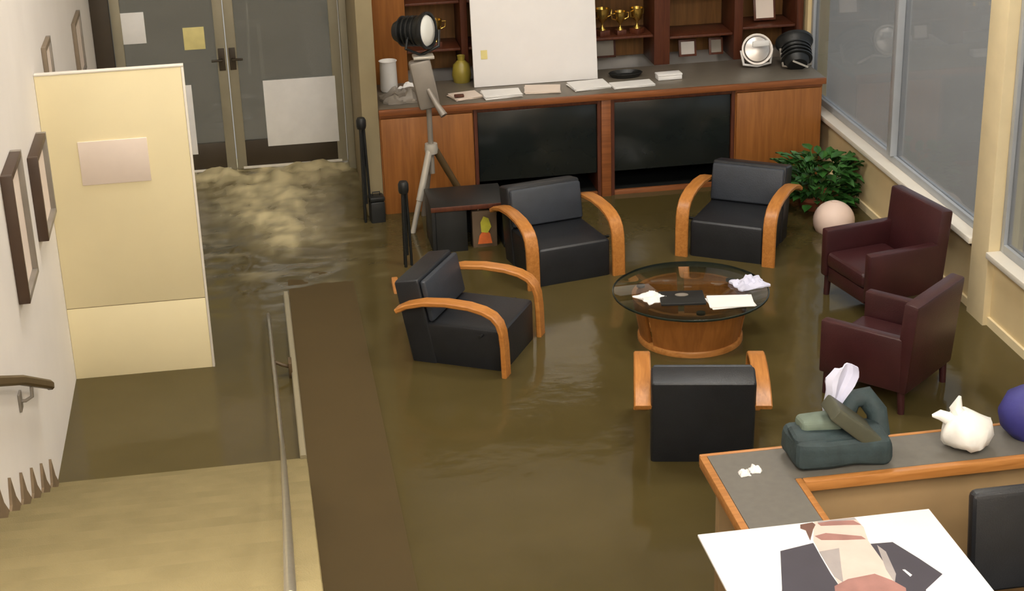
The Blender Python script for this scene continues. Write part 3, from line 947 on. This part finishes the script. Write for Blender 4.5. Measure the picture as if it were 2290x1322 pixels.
def make_club(label, loc, face):
    t = thing('club_chair', label, 'armchair', (loc[0], loc[1], ZF), heading(*face), 'burgundy leather chairs by the window')
    for sx in (-1, 1):
        mb = MB()
        mb.box(sx * 0.285 - 0.038, sx * 0.285 + 0.038, -0.26, 0.30, 0.30, 0.655, bev=0.014, seg=2)
        mb.build('armrest', M_BURG, t)
    mb = MB()
    mb.box(-0.245, 0.245, -0.22, 0.285, 0.27, 0.38, bev=0.012)
    mb.build('seat_frame', M_BURG, t)
    mb = MB()
    mb.box(-0.243, 0.243, -0.18, 0.305, 0.382, 0.50, bev=0.035, seg=3)
    mb.build('seat_cushion', M_BURG, t)
    mb = MB()
    v = mb.box(-0.318, 0.318, -0.10, 0.0, 0.0, 0.60, bev=0.02, seg=2)
    mb.xform(v, Matrix.Translation((0, -0.20, 0.30)) @ Matrix.Rotation(math.radians(5), 4, 'X'))
    mb.build('backrest', M_BURG, t)
    for sx in (-1, 1):
        for sy in (-1, 1):
            mb = MB()
            mb.tube([(sx * 0.285, sy * 0.255, 0.305), (sx * 0.285, sy * 0.27, 0.0)], [0.026, 0.018], 8)
            mb.build('leg', M_BURG, t)
    return t
# facing (-0.62,0.79): nearer one seen from behind; (-0.98,-0.2): farther one under the window
make_club('burgundy leather armchair with its back to the camera, nearest the reception desk', (3.78, 9.17), (-0.66, 0.75))
make_club('burgundy leather armchair under the window, farther from the reception desk, facing left', (4.25, 10.50), (-0.98, -0.20))

# ================================================================== glass table
tb = thing('round_table', 'round glass coffee table on a curved wooden drum base', 'table', (2.78, 10.21, ZF))
mb = MB()
mb.lathe([(0, 0.485), (0.52, 0.485), (0.525, 0.49), (0.525, 0.495), (0.52, 0.50), (0, 0.50)], seg=56)
mb.build('glass_top', M_GLASST, tb)
mb = MB()
mb.lathe([(0.5255, 0.484), (0.532, 0.487), (0.532, 0.498), (0.5255, 0.501), (0.5255, 0.484)], seg=56)
mb.build('glass_rim', M_GLASSE, tb)
def arc_panel(r0, r1, z0, z1, a0, a1, th, n=14):
    mb = MB()
    ring = []
    for i in range(n + 1):
        a = a0 + (a1 - a0) * i / n
        c, s = math.cos(a), math.sin(a)
        ring.append([mb.bm.verts.new(p) for p in ((r0 * c, r0 * s, z0), (r1 * c, r1 * s, z1), ((r1 - th) * c, (r1 - th) * s, z1), ((r0 - th) * c, (r0 - th) * s, z0))])
    for a, b in zip(ring, ring[1:]):
        for k in range(4):
            mb.bm.faces.new((a[k], a[(k + 1) % 4], b[(k + 1) % 4], b[k]))
    mb.bm.faces.new(ring[0])
    mb.bm.faces.new(ring[-1][::-1])
    return mb
for k in range(3):
    a0 = math.radians(-150 + 120 * k)
    arc_panel(0.31, 0.40, 0.0, 0.47, a0, a0 + math.radians(112), 0.03).build('curved_panel', M_CAB, tb)
mb = MB()
mb.lathe([(0.28, 0.13), (0.355, 0.13), (0.36, 0.14), (0.36, 0.18), (0.355, 0.19), (0.28, 0.19), (0.28, 0.13)], seg=48)
mb.build('base_ring', M_WOODX, tb)
for k in range(3):
    a = math.radians(-94 + 120 * k)
    mb = MB()
    mb.lathe([(0, 0.47), (0.03, 0.47), (0.03, 0.484), (0, 0.484)], (0.36 * math.cos(a), 0.36 * math.sin(a), 0), 12)
    mb.build('glass_pad', M_BLACK, tb)
ZG = ZF + 0.5015
crumple('crumpled_paper', M_PAPER, (2.49, 10.12, ZG), 0.17, 0.17, 0.03, 'white crumpled paper on the left of the glass table', 'paper', 8.3, rz=0.4)
t = thing('folder', 'black folder with a grey oval lying on the glass table between white papers', 'folder', (2.68, 10.06, ZG), -0.15)
boxo('cover', M_BLACK, (-0.15, 0.15, -0.12, 0.10, 0.0, 0.02), t, 0.005)
mb = MB()
mb.lathe([(0, 0.0205), (0.045, 0.0205), (0.045, 0.024), (0, 0.024)], (0.0, 0.02, 0), 20, Matrix.Scale(0.6, 4, (0, 1, 0)))
mb.build('oval_print', M_GREYP, t)
stack('paper_stack', M_PAPER, (2.98, 9.93, ZG), 0.30, 0.20, 3, 'flat white papers on the near right of the glass table', rz=-0.08, th=0.004)
crumple('crumpled_paper', M_PAPERB, (3.19, 10.20, ZG), 0.21, 0.19, 0.05, 'bluish white crumpled paper at the right rim of the glass table', 'paper', 2.7, rz=0.2)

# ================================================================== end table between chairs
et = thing('end_table', 'low black end table in the corner between two dark armchairs', 'table', (1.54, 12.43, ZF))
boxo('top', M_BLACK, (-0.30, 0.30, -0.24, 0.24, 0.50, 0.535), et, 0.006)
boxo('top_edge', M_CASE, (-0.302, 0.302, -0.252, -0.2405, 0.498, 0.536), et, 0.003)
for sx in (-1, 1):
    boxo('side_panel', M_BLACK, (sx * 0.28 - 0.015, sx * 0.28 + 0.015, -0.22, 0.22, 0, 0.499), et, 0.003)
boxo('front_panel', M_BLACK, (-0.264, -0.02, -0.22, -0.20, 0.02, 0.498), et, 0.003)
boxo('back_panel', M_BLACK, (-0.264, 0.264, 0.20, 0.22, 0.02, 0.498), et, 0.003)
boxo('shelf', M_CASE, (-0.018, 0.264, -0.21, 0.199, 0.10, 0.12), et, 0.002)
gb = thing('gift_bag', 'grey bag with orange and yellow print standing inside the black end table', 'bag', (1.665, 12.31, ZF + 0.122))
mb = MB()
v = mb.box(-0.10, 0.10, -0.05, 0.05, 0, 0.33, bev=0.008)
mb.jitter(0.006, 12, 2)
mb.build('bag_body', mat('taupe_paper', srgb(112, 92, 70), 0.7, var=0.1), gb)
mb = MB()
mb.prism([(-0.06, -0.058, 0.06), (0.055, -0.058, 0.06), (0.04, -0.058, 0.14), (0.0, -0.058, 0.19), (-0.045, -0.058, 0.13)], (0, -0.002, 0))
mb.build('orange_print', M_ORANGE, gb, False)
mb = MB()
mb.prism([(-0.03, -0.061, 0.16), (0.02, -0.061, 0.15), (0.05, -0.061, 0.2), (0.03, -0.061, 0.27), (-0.01, -0.061, 0.29), (-0.035, -0.061, 0.24)], (0, -0.002, 0))
mb.build('yellow_print', M_YELLOW, gb, False)
mb = MB()
mb.tube([(-0.05, -0.03, 0.325), (-0.04, -0.03, 0.35), (0.04, -0.03, 0.35), (0.05, -0.03, 0.325)], 0.005, 6)
mb.build('handle', M_PAPERP, gb)

mb = MB()
v = mb.box(0.86, 0.91, 11.45, 11.66, -0.03, 0.03, bev=0.01)
mb.xform(v, Matrix.Translation((0.885, 11.55, 0)) @ Matrix.Rotation(math.radians(18), 4, 'X') @ Matrix.Translation((-0.885, -11.55, 0)))
tag(mb.build('wood_block', M_WOODX), 'small orange-brown wood piece floating left of the sideways armchair', 'debris')

# ================================================================== plant and round pot
pl = thing('potted_plant', 'bushy green plant in a pot by the window wall near the counter', 'plant', (4.49, 12.55, ZF))
mb = MB()
mb.lathe([(0, 0), (0.12, 0.0), (0.16, 0.22), (0.175, 0.23), (0.175, 0.26), (0.15, 0.26), (0.145, 0.21), (0, 0.21)], seg=24)
mb.build('pot', M_POT, pl)
mb = MB()
mbs = MB()
for k in range(300):
    a = random.random() * 2 * PI
    el = random.random()
    R_ = 0.10 + 0.20 * math.sqrt(random.random())
    base = Vector((R_ * math.cos(a), R_ * math.sin(a) * 0.8, 0.20 + 0.46 * el * (1.15 - R_ * 1.5)))
    d = Vector((math.cos(a), math.sin(a), random.uniform(-0.35, 0.7))).normalized()
    s = d.cross(Vector((0, 0, 1))).normalized()
    L = random.uniform(0.10, 0.17)
    W = L * 0.30
    n_ = s.cross(d)
    prof = [(0, 0.05, 0), (0.3, 1, 0.06), (0.65, 0.8, 0.05), (1, 0.02, -0.08)]
    row = []
    for u, wv, dz in prof:
        c = base + d * L * u + Vector((0, 0, dz * L))
        row.append((mb.bm.verts.new(c - s * W * wv), mb.bm.verts.new(c - n_ * 0.012), mb.bm.verts.new(c + s * W * wv)))
    for p_, q_ in zip(row, row[1:]):
        mb.bm.faces.new((p_[0], p_[1], q_[1], q_[0]))
        mb.bm.faces.new((p_[1], p_[2], q_[2], q_[1]))
    if k % 6 == 0:
        mbs.tube([(0.3 * base.x, 0.3 * base.y, 0.2), tuple(base * 0.7 + Vector((0, 0, 0.1))), tuple(base)], 0.005, 5)
for v in mb.bm.verts:
    v.co.x = min(v.co.x, 0.31)
    v.co.y = max(v.co.y, -0.375)
fo = mb.build('foliage', M_LEAF, pl)
fo['kind'] = 'stuff'
mbs.build('stems', M_LEAF, pl)['kind'] = 'stuff'

gj = thing('round_jar', 'pale pink round ball-shaped pot in the water in front of the green plant', 'pot', (4.43, 11.98, ZF))
mb = MB()
prof = [(0, 0.0), (0.07, 0.0)]
for k in range(13):
    a = -PI / 2 + 0.55 + (PI - 0.7) * k / 12
    prof.append((0.165 * math.cos(a), 0.20 + 0.16 * math.sin(a) + 0.03))
prof.append((0.0, prof[-1][1] + 0.003))
mb.lathe(prof, seg=32)
mb.build('body', M_PINK, gj)
mb = MB()
mb.lathe([(0.02, 0.385), (0.026, 0.385), (0.026, 0.392), (0.0, 0.394)], seg=16)
mb.build('stopper', M_PINK, gj)

# ================================================================== reception desk
DZ = 0.90
dk = thing('reception_desk', 'reception desk with grey top and honey wood edges in the lower right corner', 'desk', (1.93, 6.90, ZF))
TZ = DZ - ZF
def dbox(name, m, b, bev=0.003):
    x0, x1, y0, y1, z0, z1 = b
    return boxo(name, m, (x0 - 1.93, x1 - 1.93, y0 - 6.90, y1 - 6.90, z0, z1), dk, bev)
mb = MB()
mb.prism([(x - 1.93, y - 6.90, TZ - 0.04) for x, y in ((1.965, 4.9), (2.30, 4.9), (2.30, 6.575), (4.3, 6.575), (4.3, 6.875), (1.965, 6.875))], (0, 0, 0.04))
mb.build('counter_top', M_DESKTOP, dk, False)
dbox('wood_edge', M_WOODX, (1.93, 4.3, 6.876, 6.90, TZ - 0.055, TZ + 0.003), 0.006)
dbox('wood_edge', M_WOODX, (2.335, 4.3, 6.532, 6.574, TZ - 0.055, TZ + 0.003), 0.008)
dbox('wood_edge', M_WOODX, (1.925, 1.964, 4.9, 6.875, TZ - 0.055, TZ + 0.003), 0.008)
dbox('wood_edge', M_WOODX, (2.301, 2.334, 4.9, 6.573, TZ - 0.055, TZ + 0.003), 0.006)
dbox('front_panel', M_DESKP, (2.0, 4.3, 6.78, 6.84, 0.10, TZ - 0.041))
dbox('side_panel', M_DESKP, (2.0, 2.06, 6.16, 6.779, 0.10, TZ - 0.041))
dbox('dark_side_panel', M_BLACK, (1.99, 2.06, 4.9, 6.159, 0.0, TZ - 0.041))
dbox('kick_board', M_BLACK, (2.03, 4.28, 6.77, 6.779, 0.0, 0.099))
dbox('inner_panel', M_DESKP, (2.30, 4.3, 6.60, 6.64, 0.0, TZ - 0.041))
dbox('inner_panel', M_DESKP, (2.24, 2.28, 4.9, 6.599, 0.0, TZ - 0.041))
dbox('work_surface', M_DESKTOP, (2.30, 2.80, 4.6, 5.5, 0.70, 0.735))

# poster board lying on the desk
pb = thing('poster', 'white poster board with a printed figure in a dark jacket, lying on the reception desk', 'poster', (2.25, 5.68, DZ + 0.008))
mb = MB()
mb.box(-0.53, 0.53, -0.55, 0.47, 0.0, 0.012, bev=0.002)
mb.build('board', M_WHITE, pb)
# print: flat shapes from the photo, in board coordinates
def pr(name, m, pts, lift):
    mb = MB()
    mb.prism([(x, y, 0.0122 + lift) for x, y in pts], (0, 0, 0.0004))
    mb.build(name, m, pb, False)
pr('jacket_print', M_PRDK, [(-0.222, 0.263), (-0.064, 0.297), (-0.069, 0.179), (-0.073, 0.043), (-0.069, -0.069), (-0.129, -0.314), (-0.387, -0.26), (-0.305, -0.019)], 0.0)
pr('jacket_print', M_PRDK, [(0.171, 0.239), (0.269, 0.233), (0.329, 0.083), (0.376, -0.052), (0.264, -0.149), (0.179, -0.379), (0.103, -0.363), (0.155, -0.109), (0.173, 0.062)], 0.0)
pr('figure_print', M_SKIN1, [(-0.058, 0.314), (-0.004, 0.465), (0.182, 0.465), (0.192, 0.376), (0.171, 0.265), (0.173, 0.062), (0.147, -0.141), (0.077, -0.357), (-0.103, -0.319), (-0.069, -0.069), (-0.066, 0.131)], 0.0006)
pr('figure_print', M_PRGREY, [(0.01, 0.463), (0.18, 0.463), (0.185, 0.445), (0.012, 0.452)], 0.0012)
pr('figure_print', M_SKIN2, [(0.007, 0.45), (0.07, 0.455), (0.168, 0.44), (0.189, 0.396), (0.116, 0.412), (0.014, 0.425)], 0.0018)
pr('figure_print', M_SKIN2, [(-0.04, 0.349), (0.015, 0.363), (0.156, 0.306), (0.166, 0.278), (0.07, 0.291), (-0.023, 0.311)], 0.0012)
pr('figure_print', M_PRBR, [(-0.07, 0.455), (-0.011, 0.462), (-0.005, 0.44), (-0.028, 0.404), (-0.071, 0.317), (-0.062, 0.403), (-0.08, 0.423)], 0.0012)
pr('figure_print', M_PRGREY, [(-0.064, 0.222), (0.029, 0.232), (-0.014, 0.084), (-0.046, -0.032), (-0.066, 0.021)], 0.0012)
pr('figure_print', M_PRGREY, [(0.195, 0.222), (0.212, 0.163), (0.189, -0.012), (0.159, -0.076), (0.161, 0.029)], 0.0012)
pr('figure_print', M_SKIN2, [(-0.091, -0.05), (-0.019, -0.01), (0.103, 0.006), (0.156, -0.058), (0.188, -0.123), (0.111, -0.364), (-0.163, -0.307)], 0.0018)
pr('figure_print', M_PAPER, [(0.227, 0.015), (0.238, 0.013), (0.251, -0.033), (0.239, -0.044)], 0.0006)

# things on the desk
tbg = thing('tote_bag', 'dark teal open bag on the corner of the reception desk', 'bag', (2.55, 6.72, DZ + 0.003), -0.05)
mb = MB()
v = mb.box(-0.235, 0.235, -0.12, 0.13, 0.0, 0.15, bev=0.04, seg=3)
bmesh.ops.subdivide_edges(mb.bm, edges=mb.bm.edges[:], cuts=2, use_grid_fill=True)
mb.jitter(0.018, 9, 1)
for v in mb.bm.verts:
    v.co.z = max(0.0, v.co.z)
mb.build('body', M_TEAL, tbg)
mb = MB()
v = mb.box(-0.035, 0.035, -0.11, 0.07, -0.01, 0.42, bev=0.012)
bmesh.ops.subdivide_edges(mb.bm, edges=mb.bm.edges[:], cuts=1, use_grid_fill=True)
mb.xform(mb.bm.verts, Matrix.Translation((0.21, 0.0, 0.07)) @ Matrix.Rotation(math.radians(-50), 4, 'Y') @ Matrix.Scale(0.80, 4, (0, 0, 1)))
mb.jitter(0.008, 9, 3)
mb.build('flap', M_OLIVE, tbg)
mb = MB()
mb.tube([(0.05, 0.10, 0.12), (0.10, 0.13, 0.24), (0.17, 0.13, 0.25), (0.22, 0.10, 0.18), (0.23, 0.06, 0.07)], 0.05, 10)
mb.jitter(0.01, 12, 4)
mb.build('strap', M_TEAL, tbg)
mb = MB()
v = mb.box(-0.18, 0.02, -0.03, 0.11, 0.15, 0.21, bev=0.025, seg=3)
mb.jitter(0.012, 14, 5)
mb.build('folded_cloth', M_TEALG, tbg)
mb = MB()
v = mb.box(-0.22, 0.06, -0.09, 0.06, 0.12, 0.17, bev=0.03, seg=3)
mb.jitter(0.014, 12, 6)
mb.build('inner_cloth', M_TEAL, tbg)
# white crumpled paper sticking up out of the bag
mb = MB()
n = 10
G = []
for i in range(n + 1):
    u = i / n
    row = []
    for j in range(7):
        v_ = j / 6 - 0.5
        wd = 0.05 + 0.13 * u ** 0.8 if u < 0.8 else 0.155 - 0.25 * (u - 0.8)
        x = v_ * wd + 0.07 * u
        y = 0.02 * math.sin(v_ * 7) + 0.01
        z = 0.24 * u - 0.03 * abs(v_) * u
        o = noise.noise_vector(Vector((x * 14, z * 14, 3.0))) * 0.012
        row.append(Vector((x, y, z)) + o)
    G.append(row)
fr_ = [[mb.bm.verts.new(p) for p in r] for r in G]
bk_ = [[mb.bm.verts.new(p + Vector((0, 0.012, 0))) for p in r] for r in G]
for i in range(n):
    for j in range(6):
        mb.bm.faces.new((fr_[i][j], fr_[i][j + 1], fr_[i + 1][j + 1], fr_[i + 1][j]))
        mb.bm.faces.new((bk_[i][j], bk_[i + 1][j], bk_[i + 1][j + 1], bk_[i][j + 1]))
for i in range(n):
    mb.bm.faces.new((fr_[i][0], fr_[i + 1][0], bk_[i + 1][0], bk_[i][0]))
    mb.bm.faces.new((fr_[i][6], bk_[i][6], bk_[i + 1][6], fr_[i + 1][6]))
for j in range(6):
    mb.bm.faces.new((fr_[0][j], bk_[0][j], bk_[0][j + 1], fr_[0][j + 1]))
    mb.bm.faces.new((fr_[n][j], fr_[n][j + 1], bk_[n][j + 1], bk_[n][j]))
o = mb.build('tissue_paper', M_PAPERB)
o.location = (2.545, 6.80, DZ + 0.20)
tag(o, 'bluish white paper sticking up out of the dark teal bag', 'paper')

wbg = thing('plastic_bag', 'knotted white plastic bag on the reception desk beside the blue bundle', 'bag', (3.19, 6.70, DZ + 0.003))
mb = MB()
mb.lathe([(0, 0), (0.07, 0.0), (0.115, 0.03), (0.125, 0.08), (0.11, 0.13), (0.07, 0.165), (0.03, 0.185), (0, 0.19)], seg=28)
mb.jitter(0.022, 11, 2)
mb.jitter(0.012, 30, 5)
for v in mb.bm.verts:
    v.co.z = max(0, v.co.z)
mb.build('bag_body', M_PLASTICBAG, wbg)
mb = MB()
mb.tube([(-0.03, 0.02, 0.16), (-0.05, 0.03, 0.20), (-0.03, 0.035, 0.25)], [0.035, 0.03, 0.008], 8)
mb.tube([(-0.05, 0.02, 0.13), (-0.12, 0.04, 0.16), (-0.16, 0.05, 0.155)], [0.04, 0.03, 0.008], 8)
mb.jitter(0.008, 16, 3)
mb.build('bag_ears', M_PLASTICBAG, wbg)
mb = MB()
mb.lathe([(0, 0), (0.08, 0), (0.13, 0.05), (0.145, 0.12), (0.12, 0.2), (0.06, 0.24), (0, 0.25)], seg=24)
mb.jitter(0.02, 8, 9)
for v in mb.bm.verts:
    v.co.z = max(0, v.co.z)
o = mb.build('blue_bundle', M_BLUEBAG)
o.location = (3.53, 6.75, DZ + 0.003)
tag(o, 'dark blue cloth bundle on the reception desk at the right edge of the view', 'bundle')
crumple('tissue', M_PAPER, (2.085, 6.665, DZ + 0.001), 0.05, 0.05, 0.025, 'small white tissue scrap on the desk corner, the left of two', 'tissue', 1.3, 8)
crumple('tissue', M_PAPER, (2.145, 6.685, DZ + 0.001), 0.055, 0.05, 0.025, 'small white tissue scrap on the desk corner, the right of two', 'tissue', 4.4, 8)

# office chair behind the desk
oc = thing('office_chair', 'dark office chair behind the reception desk at the right edge', 'office chair', (3.22, 5.80, ZF))
mb = MB()
v = mb.box(-0.25, 0.30, -0.04, 0.04, 0.0, 0.50, bev=0.035, seg=3)
mb.xform(v, Matrix.Translation((0, 0.30, 0.64)) @ Matrix.Rotation(math.radians(-6), 4, 'X'))
mb.build('backrest', M_LEATHER, oc)
mb = MB()
mb.box(-0.25, 0.25, -0.25, 0.25, 0.50, 0.59, bev=0.035, seg=3)
mb.build('seat', M_LEATHER, oc)
mb = MB()
mb.tube([(0, 0, 0.08), (0, 0, 0.5)], 0.03, 10)
mb.build('column', M_BLACK, oc)
for k in range(5):
    a = 2 * PI * k / 5
    mb = MB()
    mb.tube([(0, 0, 0.10), (0.28 * math.cos(a), 0.28 * math.sin(a), 0.05)], [0.028, 0.018], 8)
    mb.lathe([(0, -0.02), (0.03, -0.02), (0.03, 0.02), (0, 0.02)], (0.28 * math.cos(a), 0.28 * math.sin(a), 0.03), 12, Matrix.Rotation(PI / 2, 4, 'X'))
    mb.build('base_leg', M_BLACK, oc)
for sx in (-1, 1):
    mb = MB()
    mb.tube([(sx * 0.24, 0.05, 0.54), (sx * 0.30, 0.05, 0.56), (sx * 0.30, 0.05, 0.76)], 0.015, 8)
    mb.build('arm_post', M_BLACK, oc)
    mb = MB()
    mb.box(sx * 0.30 - 0.035, sx * 0.30 + 0.035, -0.14, 0.18, 0.761, 0.79, bev=0.012)
    mb.build('arm_pad', M_LEATHER, oc)
